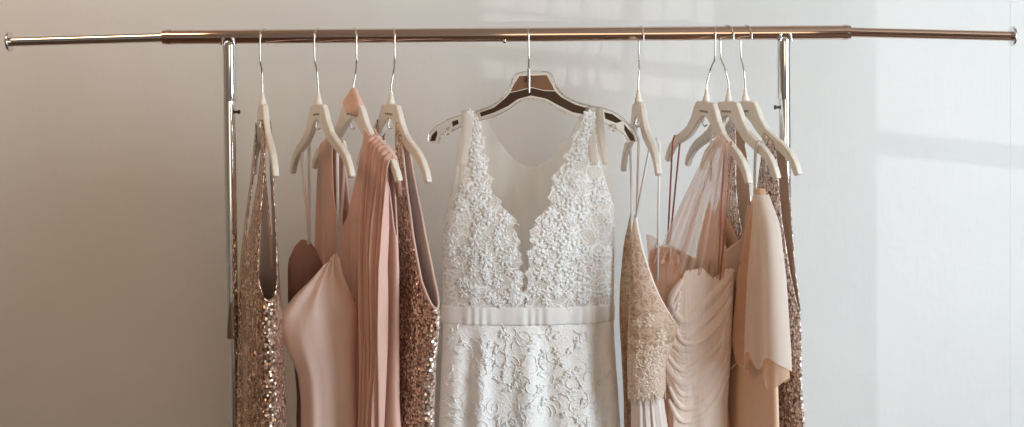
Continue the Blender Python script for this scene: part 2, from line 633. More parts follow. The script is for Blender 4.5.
def rod_z(x):
    return rod_l.z + (rod_r.z - rod_l.z) * (x - rod_l.x) / (rod_r.x - rod_l.x)


post_l, post_r = at(229.3, 60), at(784, 60)
rack = thing('garment_rack', 'chrome and bronze garment rack with a long rail on two uprights',
             'garment rack', ((post_l.x + post_r.x) / 2, 0, 0))
RO = rack.location.copy()


def rk(p):
    return Vector(p) - RO


bm = bmesh.new()
tube(bm, [rk(rod_l), rk(rod_l + (rod_r - rod_l) * .004), rk(rod_r - (rod_r - rod_l) * .004), rk(rod_r)],
     [ROD_R, ROD_R, ROD_R, ROD_R], 28)
bar = link('crossbar', bm, M['bronze'], rack)
bar['label'] = 'warm bronze-tinted thick middle rail'
for x in (rod_l.x + .012, rod_r.x - .010):
    bm = bmesh.new()
    tube(bm, [rk((x - .004, 0, rod_z(x))), rk((x + .004, 0, rod_z(x)))], ROD_R + .0012, 28)
    link('collar', bm, M['bronze'], bar)
for px, py in ((504.5, 42.5), (847, 34)):
    p = at(px, py, -0.004)
    bm = bmesh.new()
    tube(bm, [rk(p + Vector((0, -.006, .004))), rk(p + Vector((0, -.010, 0)))], [.0035, .0028], 10)
    link('locking_pin', bm, M['chrome'], bar)
for (px, py, q, mat, nm) in ((9, 41.8, rod_l, M['chrome'], 'silver chrome extension rod'), (1013, 36.2, rod_r, M['bronze'], 'bronze-tinted extension rod')):
    e = at(px, py)
    inn = q + (q - e).normalized() * 0.03
    bm = bmesh.new()
    tube(bm, [rk(inn), rk(e)], 0.0098, 24)
    r = link('extension_rod', bm, mat, rack)
    r['label'] = nm
    d = (e - q).normalized()
    bm = bmesh.new()
    tube(bm, [rk(e - d * .0035), rk(e - d * .003), rk(e + d * .001), rk(e + d * .0016)], [.0190, .0198, .0198, .0190], 32)
    tube(bm, [rk(e + d * .001), rk(e + d * .005), rk(e + d * .0065)], [.0115, .0112, .008], 20)
    link('end_cap', bm, M['chrome'], r)
for post, zin, kx in ((post_l, at(229, 101).z, 1), (post_r, at(784, 99).z, -1)):
    x = post.x
    zt = rod_z(x)
    bm = bmesh.new()
    # flared saddle that grips the rail, then the outer sleeve
    tube(bm, [rk((x, 0, z)) for z in (zin, zin + .002, zt - .022, zt - .014, zt - .009)],
         [.0128, .0134, .0134, .0142, .0120], 28)
    up = link('upright', bm, M['chrome'], rack)
    bm = bmesh.new()
    tube(bm, [rk((x - kx * .0015, 0, z)) for z in (1.015, 1.017, 1.10, zin + .01)], [.0108, .0122, .0122, .0122], 28)
    link('outer_tube', bm, M['chrome'], up)
    bm = bmesh.new()
    tube(bm, [rk((x + kx * .001, 0, z)) for z in (0.06, 1.03)], .0082, 24)
    link('inner_tube', bm, M['chrome'], up)
    bm = bmesh.new()
    z = at(0, 114).z
    tube(bm, [rk((x + kx * .010, -.003, z)), rk((x + kx * .0165, -.004, z)), rk((x + kx * .0175, -.004, z)), rk((x + kx * .021, -.004, z))],
         [.0028, .0028, .0046, .0040], 14)
    link('spring_button', bm, M['rubber'], up)
    # saddle ears either side of the rail
    bm = bmesh.new()
    for s in (-1, 1):
        tube(bm, smooth_curve([rk((x + s * .0125, -.012, zt - .016)), rk((x + s * .0105, -.0145, zt - .007)), rk((x + s * .008, -.0150, zt - .002))], 4), .0028, 10)
    link('saddle', bm, M['chrome'], up)
    bm = bmesh.new()
    tube(bm, [rk((x, -.24, .062)), rk((x, .24, .062))], .0125, 20)
    ft = link('base_tube', bm, M['chrome'], rack)
    for yy in (-.235, .235):
        bm = bmesh.new()
        tube(bm, [rk((x - .012, yy, .028)), rk((x + .012, yy, .028))], .028, 24)
        link('caster', bm, M['rubber'], ft)
        bm = bmesh.new()
        tube(bm, [rk((x, yy, .05)), rk((x, yy, .062))], .016, 16)
        link('caster_cap', bm, M['chrome'], ft)
bm = bmesh.new()
tube(bm, [rk((post_l.x, 0, .075)), rk((post_r.x, 0, .075))], .010, 20)
link('lower_bar', bm, M['chrome'], rack)

# ------------------------------------------------------------------ hangers
ARM_TOP = [(0.0, -.135), (.040, -.138), (.052, -.151), (.066, -.172), (.088, -.193), (.120, -.208), (.150, -.220), (.176, -.236), (.194, -.255), (.205, -.275)]
ARM_BOT = [(.191, -.280), (.179, -.263), (.161, -.248), (.137, -.236), (.105, -.225), (.073, -.212), (.047, -.195), (.027, -.178), (.010, -.168), (0.0, -.166)]


def arm_z(u):
    return lerp_table(ARM_TOP, abs(u))[0]


def frame_of(px, dy, yaw, tilt):
    """hanger origin = rail centre above its neck"""
    p = at(px, 36)
    return Vector((p.x, dy, rod_z(p.x))), (0, R(tilt), -R(yaw))


def hook_curve(du, side=-1):
    """wire from the plate neck, kinked, over the rail. side -1: passes in front of the rail"""
    r = 0.0178
    pts = [(0, 0, -.140), (0, 0, -.100), (0, 0, -.072), (du * .5, side * r * .5, -.060), (du, side * r, -.050), (du, side * r, -.004)]
    for k in range(1, 8):
        a = math.pi * k / 7.4
        pts.append((du * (1 + 0.06 * k), side * r * math.cos(a), -.004 + r * 1.06 * math.sin(a)))
    pts.append((du * 1.5, -side * r * 1.05, -.014))
    return pts


def make_hanger(px, yaw, tilt, label, du=0.0, side=-1, printed=True, lean=0.010):
    loc, rot = frame_of(px, 0, yaw, tilt)
    h = thing('clothes_hanger', label, 'hanger', loc, rot, 'clothes hangers on the rail')
    poly = [(u, z) for u, z in ARM_TOP] + [(u, z) for u, z in ARM_BOT]
    full = poly + [(-u, z) for u, z in reversed(poly)]
    clean = []
    for p in full:
        if not clean or (abs(p[0] - clean[-1][0]) + abs(p[1] - clean[-1][1])) > 1e-6:
            clean.append(p)
    if abs(clean[0][0] - clean[-1][0]) + abs(clean[0][1] - clean[-1][1]) < 1e-6:
        clean.pop()
    bm = bmesh.new()
    plate(bm, clean, -.0058, .0058)
    bevel(link('body', bm, M['hanger'], h, smooth=False), .0028, 3)
    bm = bmesh.new()
    tube(bm, [(0, 0, z) for z in (-.138, -.130, -.122, -.112)], [.0085, .0072, .0045, .0032], 14)
    link('neck', bm, M['hanger'], h)
    # hook stays square to the rail although the body turns under it
    c, s = math.cos(R(yaw)), math.sin(R(yaw))
    bm = bmesh.new()
    pts = smooth_curve(hook_curve(0, side), 3)
    out = []
    for p in pts:
        wx = du * max(0.0, min(1.0, (p.z + .10) / .05))
        if p.z > -.02:
            wx += lean * max(0.0, min(1.0, (1 - p.y / (side * .0178)) / 2))
        # world offset (wx, p.y) turned into hanger space
        out.append(Vector((c * wx - s * p.y, s * wx + c * p.y, p.z)))
    tube(bm, out, .0019, 8)
    link('hook', bm, M['hook'], h)
    bm = bmesh.new()
    tube(bm, smooth_curve([(0, -.003, -.166), (0, -.007, -.178), (.001, -.004, -.186), (.002, .002, -.183)], 4), .0017, 8)
    link('accessory_hook', bm, M['hook'], h)
    if printed:
        bm = bmesh.new()
        for k in range(7):
            x = -.020 + k * .006
            box(bm, x, x + .0042, -.0064, -.0057, -.1585, -.1545)
        link('printed_mark', bm, M['mark'], h, smooth=False)
    return h


HG = {  # neck px, yaw, tilt, hook offset, side
    1: (261.5, 73, -3.2, 0.000, -1), 2: (317, 64.5, -2.5, -0.003, -1), 3: (353, 58, 0.5, 0.009, -1), 4: (391, 64.5, 1.0, 0.009, -1),
    6: (637.5, 85.5, -3.0, 0.004, 1), 7: (707.5, 74.5, 2.8, 0.013, -1), 8: (728.5, 73, 0.0, -0.013, 1), 9: (744, 72, -2.2, -0.004, 1)}
LBL = {
    1: 'cream plastic hanger nearest the left upright, turned edge-on, carrying a dark sequin gown',
    2: 'cream plastic hanger with two thin straps of a pale blush slip gown over its arms',
    3: 'cream plastic hanger with a dusty rose tie wrapped around its neck below the hook',
    4: 'cream plastic hanger carrying the bright sequin gown just left of the white wedding gown',
    6: 'narrow edge-on cream hanger just right of the clear bridal hanger, holding thin white straps',
    7: 'foremost cream hanger of the right trio, tilted, with sheer blush tulle over its near arm',
    8: 'middle cream hanger of the right trio, carrying a peach gown with a flutter sleeve',
    9: 'rearmost cream hanger beside the right upright, its curved tip in front of the post'}
for k, (px, yaw, tilt, du, side) in HG.items():
    make_hanger(px, yaw, tilt, LBL[k], du, side, k not in (1, 6), {6: .006, 8: .020, 9: .016, 3: -.012, 4: -.008}.get(k, .010))


def gown_thing(k, name, label, hem, cat='dress', yaw=None):
    px, y0, tilt = HG[k][:3]
    yaw = yaw or y0
    loc, rot = frame_of(px, 0, yaw, tilt)
    root = thing(name, label, cat, (0, 0, 0), rot, 'gowns hanging on the rail')
    mtx = root.rotation_euler.to_matrix()
    root.location = loc + mtx @ Vector((0, 0, hem))
    return root, -hem


def hang(k, yaw):
    """hanger coordinates -> coordinates of a gown that hangs turned to another yaw"""
    d = R(HG[k][1] - yaw)
    c, s = math.cos(d), math.sin(d)
    return lambda u, v, z: Vector((u * c + v * s, v * c - u * s, z))


def strap(root, zo, pts, width, mat, name='strap', wdir=(1, 0, 0), n=6):
    bm = bmesh.new()
    flat_ribbon(bm, smooth_curve(pts, n), width, wdir)
    return link(name, bm, mat, root, loc=(0, 0, zo))


HEM = -1.46

# ---- 1: dark sequin gown
root, zo = gown_thing(1, 'sequin_gown', 'floor-length rose gold sequin gown, darkest one, beside the left upright', HEM)
g = Gown([(-.20, .15, .009, -.01, 0), (-.27, .165, .012, -.01, -.003), (-.34, .175, .020, -.01, -.007), (-.44, .18, .030, -.012, -.012), (-.53, .185, .036, -.012, -.014), (-.66, .175, .038, -.012, -.014), (-.80, .175, .040, -.012, -.014), (-1.5, .22, .048, 0, -.01)],
         fold_fn(7, .0055, 1.3, -.50, .3))
bm = bmesh.new()
tf = [(-1, -.50), (-.86, -.47), (-.72, -.36), (-.62, arm_z(.10) - .004), (-.38, arm_z(.06) - .004), (-.28, -.30), (-.1, -.40), (.1, -.40), (.28, -.30), (.40, arm_z(.06) - .004), (.66, arm_z(.10) - .004), (.76, -.36), (.88, -.47), (1, -.505)]
g.mesh(bm, tf, tf, HEM)
cloth('sequined_shell', bm, [M['seq_d'], M['lining']], root, .0022, zo, True)

# ---- 2: blush slip gown
root, zo = gown_thing(2, 'slip_gown', 'pale blush satin slip gown with spaghetti straps, left part of the rail', HEM, yaw=-8)
hp = hang(2, -8)
sf = fold_fn(4, .0055, 4.1, -.40, .3, .5, 1.0, 7)


def slip_fold(a, z, front):
    # creases fan out from the point where the near strap is sewn on
    if not front:
        return sf(a, z, front)
    ang = math.atan2((a - .70) * .42, max(.02, -.40 - z))
    near = math.exp(-((z + .50) / .09) ** 2)
    return sf(a, z, front) + .0050 * near * math.sin(ang * 13 + .8)


g = Gown([(-.40, .019, .020, .014, -.060), (-.43, .025, .030, .011, -.058), (-.46, .043, .038, .000, -.056), (-.50, .068, .046, -.015, -.054), (-.545, .081, .050, -.027, -.052), (-.58, .078, .050, -.028, -.050), (-.62, .069, .050, -.023, -.049), (-.66, .060, .050, -.017, -.048), (-.72, .058, .050, -.016, -.048), (-.80, .062, .052, -.018, -.046), (-1.5, .16, .07, -.02, -.02)],
         slip_fold, power=1.0)
bm = bmesh.new()
tf = [(-1, -.545), (-.8, -.50), (-.5, -.455), (-.15, -.432), (.15, -.424), (.35, -.432), (.6, -.468), (.85, -.51), (1, -.53)]
tb = [(-1, -.55), (-.8, -.60), (0, -.62), (.85, -.60), (1, -.532)]
g.mesh(bm, tf, tb, HEM)
cloth('satin_body', bm, [M['satin'], M['pale_rose']], root, .002, zo, True)
gb = Gown([(-.40, .024, .012, -.046, .035), (-.46, .036, .016, -.049, .038), (-.54, .042, .020, -.047, .042), (-.72, .042, .024, -.040, .044), (-1.5, .11, .05, -.03, .07)], fold_fn(5, .004, 2.4, -.45, .4))  # far side of the slip, its shade painted as darker satin
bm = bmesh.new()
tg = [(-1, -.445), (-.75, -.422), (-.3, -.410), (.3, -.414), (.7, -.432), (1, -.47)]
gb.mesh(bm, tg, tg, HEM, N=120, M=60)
cloth('back_panel', bm, [M['satin_shade'], M['satin_shade']], root, .002, zo, True)['label'] = 'darker satin back panel, shade put into its colour'
for su, ga, fu, fz in ((-.125, gb, -.040, -.418), (.118, g, .017, -.430)):
    a = arm_z(su) + .0012
    f = ga.front(fu, fz, .002)
    b = Vector((f.x - .002, f.y + .012, -.46))
    strap(root, zo, [f, hp(su, -.0085, a - .012), hp(su, -.004, a), hp(su, .004, a), hp(su, .0085, a - .012), b], .0058, M['strap_blush'], 'spaghetti_strap', n=1)

# ---- 3: dusty rose convertible gown
root, zo = gown_thing(3, 'draped_gown', 'dusty rose jersey gown with thick draped straps, behind the blush slip gown', HEM)
ff = fold_fn(11, .0080, 2.2, -.28, .25, .8, 1.0, 17)
g = Gown([(-.15, .15, .011, .0, 0), (-.215, .165, .013, .0, 0), (-.30, .180, .018, 0, .002), (-.45, .185, .022, 0, .004), (-.70, .175, .026, 0, .004), (-1.5, .25, .045, 0, 0)], ff)
bm = bmesh.new()
tf = [(-1, -.34), (-.97, -.27), (-.90, arm_z(.16) + .002), (-.52, arm_z(.09) + .002), (-.46, -.25), (-.36, -.33), (-.26, -.378), (-.06, -.380), (0, -.36), (.24, -.28), (.46, arm_z(.08) + .004), (.50, arm_z(.085) + .004), (.72, arm_z(.13) + .002), (.86, arm_z(.16) - .004), (.94, -.30), (1, -.38)]
g.mesh(bm, tf, tf, HEM, N=320, M=80)
cloth('jersey_body', bm, [M['rose'], M['rose']], root, .003, zo, True)
# thick gathered strap rolled over the near arm and falling down the front
for (u0, u1, zl, am, sd, pf) in ((.098, .178, -1.0, .0105, 5.2, 0.0),):
    bm = bmesh.new()
    rows = []
    NN, KK = 150, 70
    for j in range(KK + 1):
        row = []
        t = j / KK
        for i in range(NN + 1):
            f = i / NN
            ua = u0 + (u1 - u0) * f
            ztop = arm_z(ua) + .004 + pf
            # path: from behind the arm over its top and down the front
            if t < .15:
                q = t / .15
                ang = math.pi * (1 - q)
                v = math.cos(ang) * -.0145
                z = ztop - .012 + .012 * math.sin(ang)
                if q < .3:
                    z -= .06 * (1 - q / .3)
                g_ = .25
            else:
                q = (t - .15) / .85
                v = -.0145 - .016 * min(1, q * 4)
                z = ztop - .012 + (zl - ztop) * q
                g_ = .25 + .75 * min(1, q * 6)
            ph = 2 * math.pi * f * 6.2 + sd + 2.2 * noise.noise(Vector((f * 3, z * 1.6, sd)))
            d = am * g_ * (math.sin(ph) + .4 * math.sin(1.7 * ph + 1 + 2 * noise.noise(Vector((f * 2, z * 3, 9))))) + .0024 * g_ * math.sin(2 * math.pi * 11 * f + 3 * noise.noise(Vector((f * 3, z * 2, 4))) * 3) + pf * .8
            uu = ua + (.012 * math.sin(z * 7 + sd) - .02 * q * f if t >= .15 else 0)
            row.append(bm.verts.new((uu, v - (d if v < 0 else -d), z)))
        rows.append(row)
    for r0, r1 in zip(rows, rows[1:]):
        for i in range(NN):
            bm.faces.new((r0[i], r1[i], r1[i + 1], r0[i + 1]))
    cloth('draped_strap', bm, M['rose'], root, .0022, zo)
# tie wrapped round the neck of the hanger
bm = bmesh.new()
N_ = 48
rows = []
for j in range(15):
    t = j / 14
    z = -.104 - .036 * t
    row = []
    for i in range(N_):
        a = 2 * math.pi * i / N_
        rr = .004 + .036 * math.sin(min(1, t * 1.15) * 1.45) - .010 * max(0, t - .85) * 6
        pl = .0018 * math.sin(a * 4 + t * 7) * t
        row.append(bm.verts.new(((rr + pl) * math.cos(a) + .002, (.005 + .013 * t + pl) * math.sin(a), z - (.010 + .012 * math.cos(a)) * t)))
    rows.append(row)
for r0, r1 in zip(rows, rows[1:]):
    for i in range(N_):
        bm.faces.new((r0[i], r1[i], r1[(i + 1) % N_], r0[(i + 1) % N_]))
cloth('neck_tie', bm, M['rose'], root, .002, zo)

# ---- 4: bright sequin gown
root, zo = gown_thing(4, 'sequin_gown', 'bright rose gold sequin gown with pale-edged armhole, left of the wedding gown', HEM)
g = Gown([(-.20, .14, .008, -.01, 0), (-.27, .155, .010, 0, 0), (-.34, .175, .014, .01, 0), (-.44, .195, .020, .02, 0), (-.53, .220, .027, .02, 0), (-.62, .20, .030, .01, 0), (-.80, .185, .034, 0, 0), (-1.5, .24, .05, 0, 0)],
         fold_fn(7, .0045, 6.3, -.55, .3))
tf = [(-1, -.50), (-.86, -.47), (-.72, -.36), (-.62, arm_z(.10) - .004), (-.38, arm_z(.06) - .004), (-.28, -.30), (-.1, -.40), (.1, -.40), (.28, -.30), (.38, arm_z(.06) - .004), (.60, arm_z(.09) - .004), (.66, -.30), (.74, -.38), (.86, -.46), (1, -.508)]
bm = bmesh.new()
g.mesh(bm, tf, tf, HEM)
cloth('sequined_shell', bm, [M['seq'], M['lining']], root, .0022, zo, True)


def edge_trim(g, root, zo, top, side_pts, rad, mat, name):
    """piping along the top edge between two cu values on front (and back) faces"""
    bm = bmesh.new()
    ring = ring_samples(400, g.power)
    pts = []
    lo, hi = side_pts
    seq = sorted([(a if a > .5 else a + 1, cu, sv) for a, (cu, sv) in ((i / 400, p) for i, p in enumerate(ring)) if lo <= cu <= hi])
    for a, cu, sv in seq:
        z = lerp_table(top, cu)[0]
        pts.append(g.point(cu, sv, a % 1, z, 0.0))
    tube(bm, pts, rad, 8)
    return link(name, bm, mat, root, loc=(0, 0, zo))


edge_trim(g, root, zo, tf, (.61, 1), .0026, M['pale_rose'], 'armhole_trim')

# ---- 5: wedding gown on the clear hanger
def B(px, py, v=0.0):
    """photo pixel to bridal hanger space"""
    p = at(px, py, v)
    return p.x - BL.x, p.z - BL.z


bp = at(528.5, 36)
BL = Vector((bp.x, 0, rod_z(bp.x)))
bh = thing('bridal_hanger', 'clear acrylic bridal hanger with painted brown refractions in the middle and scrolled ends', 'hanger', BL, (0, 0, 0), 'clothes hangers on the rail')
top_px = [(518, 73.5), (548, 72.5), (555, 85), (563, 95), (576, 102), (592, 106.5), (606, 109.5), (618, 115), (628, 124), (635, 134), (637.5, 142)]
bot_px = [(627, 142), (622, 133), (613, 127), (602, 122.5), (588, 119), (572, 115.5), (557, 108), (546, 101.5), (531, 98.5), (518, 102), (508, 109), (494, 116), (478, 120.5), (466, 124), (456, 129), (447, 131), (441, 136), (438, 144)]
left_px = [(428.5, 142.5), (430, 134), (437, 126.5), (449, 119.5), (463, 115), (479, 110.5), (493, 105), (504, 96), (511, 85)]
poly = [B(*p) for p in top_px + bot_px + left_px]
mid = [p for p in top_px[:6]] + [(590, 116.5), (572, 112.5), (557, 105.5), (546, 99), (531, 96), (518, 99.5), (508, 106.5), (494, 113), (480, 116)] + left_px[5:]
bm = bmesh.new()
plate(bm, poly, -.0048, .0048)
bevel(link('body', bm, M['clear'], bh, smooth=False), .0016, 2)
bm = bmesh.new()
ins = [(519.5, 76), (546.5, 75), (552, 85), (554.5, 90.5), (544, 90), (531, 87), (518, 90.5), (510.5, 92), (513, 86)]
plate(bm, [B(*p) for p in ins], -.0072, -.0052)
link('refraction_plate', bm, M['refraction_light'], bh, smooth=False)['label'] = 'lighter painted refraction at the hanger top'
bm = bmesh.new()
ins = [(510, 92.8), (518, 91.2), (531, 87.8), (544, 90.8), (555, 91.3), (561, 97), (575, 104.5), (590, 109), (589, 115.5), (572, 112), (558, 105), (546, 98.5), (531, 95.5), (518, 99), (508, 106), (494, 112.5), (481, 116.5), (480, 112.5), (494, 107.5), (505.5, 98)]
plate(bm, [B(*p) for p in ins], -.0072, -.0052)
f1 = link('refraction_panel', bm, M['acrylic'], bh, smooth=False)
f1['label'] = 'brown refraction painted on the hanger'
for seg in ([(604, 112), (612, 114), (622, 121), (616, 123), (605, 118.5)], [(624, 124), (633, 135), (635, 141), (630, 140.5), (624, 130)],
            [(452, 121.5), (458, 119.5), (459, 123.5), (453, 126.5)], [(430.5, 141), (432, 135), (437, 130), (437.5, 134), (435.5, 141)]):
    bm = bmesh.new()
    plate(bm, [B(*p) for p in seg], -.0072, -.0052)
    link('refraction_tip', bm, M['acrylic'], bh, smooth=False)  # refraction browns painted on the clear tips
bm = bmesh.new()
rim = [Vector((B(*p)[0], -.0055, B(*p)[1])) for p in left_px + top_px]
tube(bm, smooth_curve(rim, 4), .0016, 8)
rim2 = [Vector((B(*p)[0], -.0055, B(*p)[1])) for p in bot_px]
tube(bm, smooth_curve(rim2, 4), .0016, 8)
link('rim', bm, M['clear'], bh)
for s, (cx, cy) in ((1, (448, 131)), (-1, (613, 127.5))):
    q = B(cx, cy)
    bm = bmesh.new()
    pts = [(q[0] + s * (.010 - .013 * k / 14) * math.cos(k * .42), -.004, q[1] - .003 + (.0095 - .011 * k / 20) * math.sin(k * .42)) for k in range(14)]
    tube(bm, pts, .0026, 8)
    link('strap_scroll', bm, M['clear'], bh)
bm = bmesh.new()
tube(bm, [(0, -.0075, B(0, 97)[1]), (0, -.0078, B(0, 74)[1]), (0, -.0078, B(0, 72)[1])], [.0030, .0036, .0022], 12)
link('neck_ferrule', bm, M['hook'], bh)
bm = bmesh.new()
pts = [Vector(p) for p in smooth_curve(hook_curve(0, -1), 3)]
tube(bm, [Vector((0, p.y, p.z * .95)) for p in pts if p.z > -.125], .0020, 8)
link('hook', bm, M['hook'], bh)
bm = bmesh.new()
q = B(528.5, 79)
for k in range(5):
    a = 2 * math.pi * k / 5
    tube(bm, [(q[0] + .004 * math.cos(a), -.0082, q[1] + .004 * math.sin(a)), (q[0] + .0095 * math.cos(a), -.0076, q[1] + .0095 * math.sin(a))], [.0030, .0018], 8)
link('floral_mark', bm, M['clear'], bh)

WH = -1.5
wg = thing('wedding_gown', 'white lace wedding gown with plunging sheer neckline and satin waist sash', 'dress', BL + Vector((0, 0, WH)), (0, 0, 0), 'gowns hanging on the rail')
zo = -WH


def bu(px):
    return (px - 528.5) / 500.0


def bz(py):
    return B(528, py)[1]


secs = []
for py, xl, xr, T in ((108, 463, 602, .012), (118, 461, 603, .014), (155, 455, 607, .022), (190, 449, 610.5, .034), (215, 441.5, 613.5, .046), (250, 440.5, 613, .056), (303, 441, 611.5, .052), (320, 440.5, 611.5, .052), (370, 438.5, 614, .058), (427, 436, 617.5, .062), (560, 425, 628, .075), (790, 400, 655, .095)):
    secs.append((bz(py), (xr - xl) / 1000, T, bu((xl + xr) / 2), 0.0))
gfold = fold_fn(9, .0085, 3.7, bz(316), .12, .6)


def wfold(a, z, front):
    if z > bz(322):
        return .0012 * math.sin(a * 60 + 3 * math.sin(z * 9)) * (1 if z < bz(200) else .6)
    return gfold(a, z, front)


wd = Gown(secs, wfold)


def cuprof(tab):
    """table of (px, py) -> (cu, z) using the bust width"""
    lo, hi = 441.5, 613.5
    return [((px - 527.5) / 86.0, bz(py)) for px, py in tab]


arm_px = [(441.5, 216)]
skirt_top = [(-1, bz(302)), (1, bz(302))]
bm = bmesh.new()
wd.mesh(bm, skirt_top, skirt_top, WH, N=220, M=70)
cloth('lace_skirt', bm, [M['lace_skirt'], M['ivory_ribbon']], wg, .002, zo, True)
# sash with soft pleats
bm = bmesh.new()
rows = []
ring = ring_samples(260, wd.power)
for j in range(9):
    t = j / 8
    z = bz(302.5) + (bz(320.5) - bz(302.5)) * t
    row = []
    for i, (cu, sv) in enumerate(ring):
        a = i / 260
        d = .0016 + .0012 * math.sin(math.pi * t) + .0013 * math.sin(a * 170 + 4 * math.sin(a * 41)) * (.4 + .6 * t)
        row.append(bm.verts.new(wd.point(cu, sv, a, z, d)))
    rows.append(row)
for r0, r1 in zip(rows, rows[1:]):
    for i in range(260):
        bm.faces.new((r0[i], r1[i], r1[(i + 1) % 260], r0[(i + 1) % 260]))
s_ = cloth('waist_sash', bm, M['ivory_ribbon'], wg, .0015, zo)
s_['label'] = 'ivory satin waist sash'

# sheer back and the sheer sides of the front
W_OF = lambda z: wd.section(z)


def sheet(name, side, edge_l, edge_r, top, bot, mat, puff=0.0, N=70, Mr=60, thick=0, wav=.0):
    """side -1 front, +1 back; edges are px as functions of py"""
    bm = bmesh.new()
    rows = []
    for j in range(Mr + 1):
        row = []
        for i in range(N + 1):
            f = i / N
            # rows run between the top profile and bottom
            pyt = top(f) if callable(top) else top
            py = pyt + (bot - pyt) * j / Mr
            x = edge_l(py) + (edge_r(py) - edge_l(py)) * f
            z = bz(py)
            q = wd.front(bu(x), z, puff + wav * math.sin(f * 40 + 2 * math.sin(py * .02)))
            if side > 0:
                q = Vector((q.x, -q.y, q.z))
            row.append(bm.verts.new(q))
        rows.append(row)
    for r0, r1 in zip(rows, rows[1:]):
        for i in range(N):
            bm.faces.new((r0[i], r1[i], r1[i + 1], r0[i + 1]) if side < 0 else (r0[i], r0[i + 1], r1[i + 1], r1[i]))
    return cloth(name, bm, mat, wg, thick, zo)


def tabf(tab):
    return lambda y: lerp_table(tab, y)[0]


outL = tabf([(108, 463), (118, 462), (155, 456), (190, 449.5), (214, 442.5), (303, 442)])
outR = tabf([(108, 601.5), (118, 602.5), (155, 606.5), (190, 610), (214, 613), (303, 611)])
VL = tabf([(110, 474), (130, 481), (160, 486), (193, 492), (206, 503), (214, 511), (230, 514), (244, 517), (270, 519), (303, 521)])
VR = tabf([(110, 588), (130, 577), (160, 563), (180, 551), (206, 548), (216, 536), (224, 531), (250, 527.5), (290, 524), (303, 522.5)])


def back_top(f):
    x = abs(f - .5) * 2
    return 168 - 58 * (x / .72) ** 1.7 if x < .72 else 110


def scal(fn, amp, sgn, ph):
    """scalloped lace edge"""
    return lambda y: fn(y) + sgn * (amp * abs(math.sin(y * .165 + ph)) - amp * .5 + 1.6 * math.sin(y * .61 + ph))


sheet('sheer_back', 1, outL, outR, back_top, 303, M['mesh'], 0, wav=.0016)
for nm, el, er in (('sheer_side', outL, VL), ('sheer_side', VR, outR)):
    sheet(nm, -1, el, er, 109.5, 303, M['mesh'], 0.0, wav=.0008)
laceLo = tabf([(112, 464), (150, 466), (180, 462), (205, 449), (216, 442.5), (303, 442)])
laceRo = tabf([(112, 594), (150, 596), (180, 603), (205, 611), (216, 613), (303, 611)])
sheet('lace_bodice', -1, laceLo, scal(VL, 5, 1, .4), 114, 303, M['lace'], .0018)
sheet('lace_bodice', -1, scal(VR, 5, -1, 1.1), laceRo, 114, 303, M['lace'], .0018)
# narrow folded shoulder straps that pass over the hanger
for px0, px1, w in ((466, 463, .022), (497, 0, .0), (589, 592, .018), (599, 604, .012)):
    if not w:
        continue
    u = bu(px0)
    zt = B(px0, 108.5 if px0 > 500 else 112)[1] + .002
    strap(wg, zo, [wd.front(bu(px1), bz(165), .003), (u, -.014, zt - .045), (u, -.0105, zt - .010), (u, -.005, zt), (u, .005, zt), (u, .0105, zt - .010), (u, .014, zt - .06)], w, M['mesh'], 'shoulder_strap')

# raised floral lace motifs
def petal(bm, g, u, z, ang, ln, wd_, lift, base=.0022):
    n = 5
    ca, sa = math.cos(ang), math.sin(ang)
    rows = []
    for j in range(n + 1):
        t = j / n
        w = wd_ * math.sin(math.pi * min(.97, .12 + .85 * t)) ** .8
        row = []
        for k in (-1, 0, 1):
            du, dz = ca * ln * t - sa * w * k, sa * ln * t + ca * w * k
            row.append(bm.verts.new(g.front(u + du, z + dz, base + lift * (math.sin(math.pi * t) * .6 + (.35 if k else 0)))))
        rows.append(row)
    for r0, r1 in zip(rows, rows[1:]):
        for k in range(2):
            bm.faces.new((r0[k], r0[k + 1], r1[k + 1], r1[k]))


def motif(bm, g, u, z, r, petals=6):
    a0 = rnd.uniform(0, 6.28)
    for k in range(petals):
        a = a0 + 2 * math.pi * k / petals
        petal(bm, g, u + .12 * r * math.cos(a), z + .12 * r * math.sin(a), a, r * rnd.uniform(.8, 1.05), r * .30, .0009)
    pts = [g.front(u + .2 * r * math.cos(a), z + .2 * r * math.sin(a), .0035) for a in (2 * math.pi * i / 8 for i in range(9))]
    tube(bm, pts, .0007, 6)


def scroll(bm, g, u, z, a, ln, base=.0022):
    pts = []
    cu, cz = u, z
    for i in range(10):
        pts.append(g.front(cu, cz, base))
        a += .28 * (1 if ln > 0 else -1)
        cu += abs(ln) / 9 * math.cos(a)
        cz += abs(ln) / 9 * math.sin(a)
    tube(bm, pts, .0007, 6)


for sgn, VE, OE in ((-1, VL, laceLo), (1, VR, laceRo)):
    bm = bmesh.new()
    for py in range(116, 302, 6):
        lo, hi = (OE(py), VE(py)) if sgn < 0 else (VE(py), OE(py))
        lo += 3
        hi -= 3
        n = max(1, int((hi - lo) / 11))
        for i in range(n):
            # denser beside the neckline than under the arm
            f = (i + rnd.uniform(.15, .85)) / n
            side = f if sgn < 0 else 1 - f
            if side < .35 and rnd.random() < .6:
                continue
            x = lo + (hi - lo) * f
            r = rnd.uniform(.0085, .0145)
            if rnd.random() < .75:
                motif(bm, wd, bu(x), bz(py + rnd.uniform(-3, 3)), r, rnd.choice((5, 6, 7)))
            else:
                scroll(bm, wd, bu(x), bz(py), rnd.uniform(0, 6.3), rnd.choice((-1, 1)) * rnd.uniform(.02, .04))
    o = cloth('lace_applique', bm, M['applique'], wg, .0006, zo)
    o['kind'] = 'stuff'

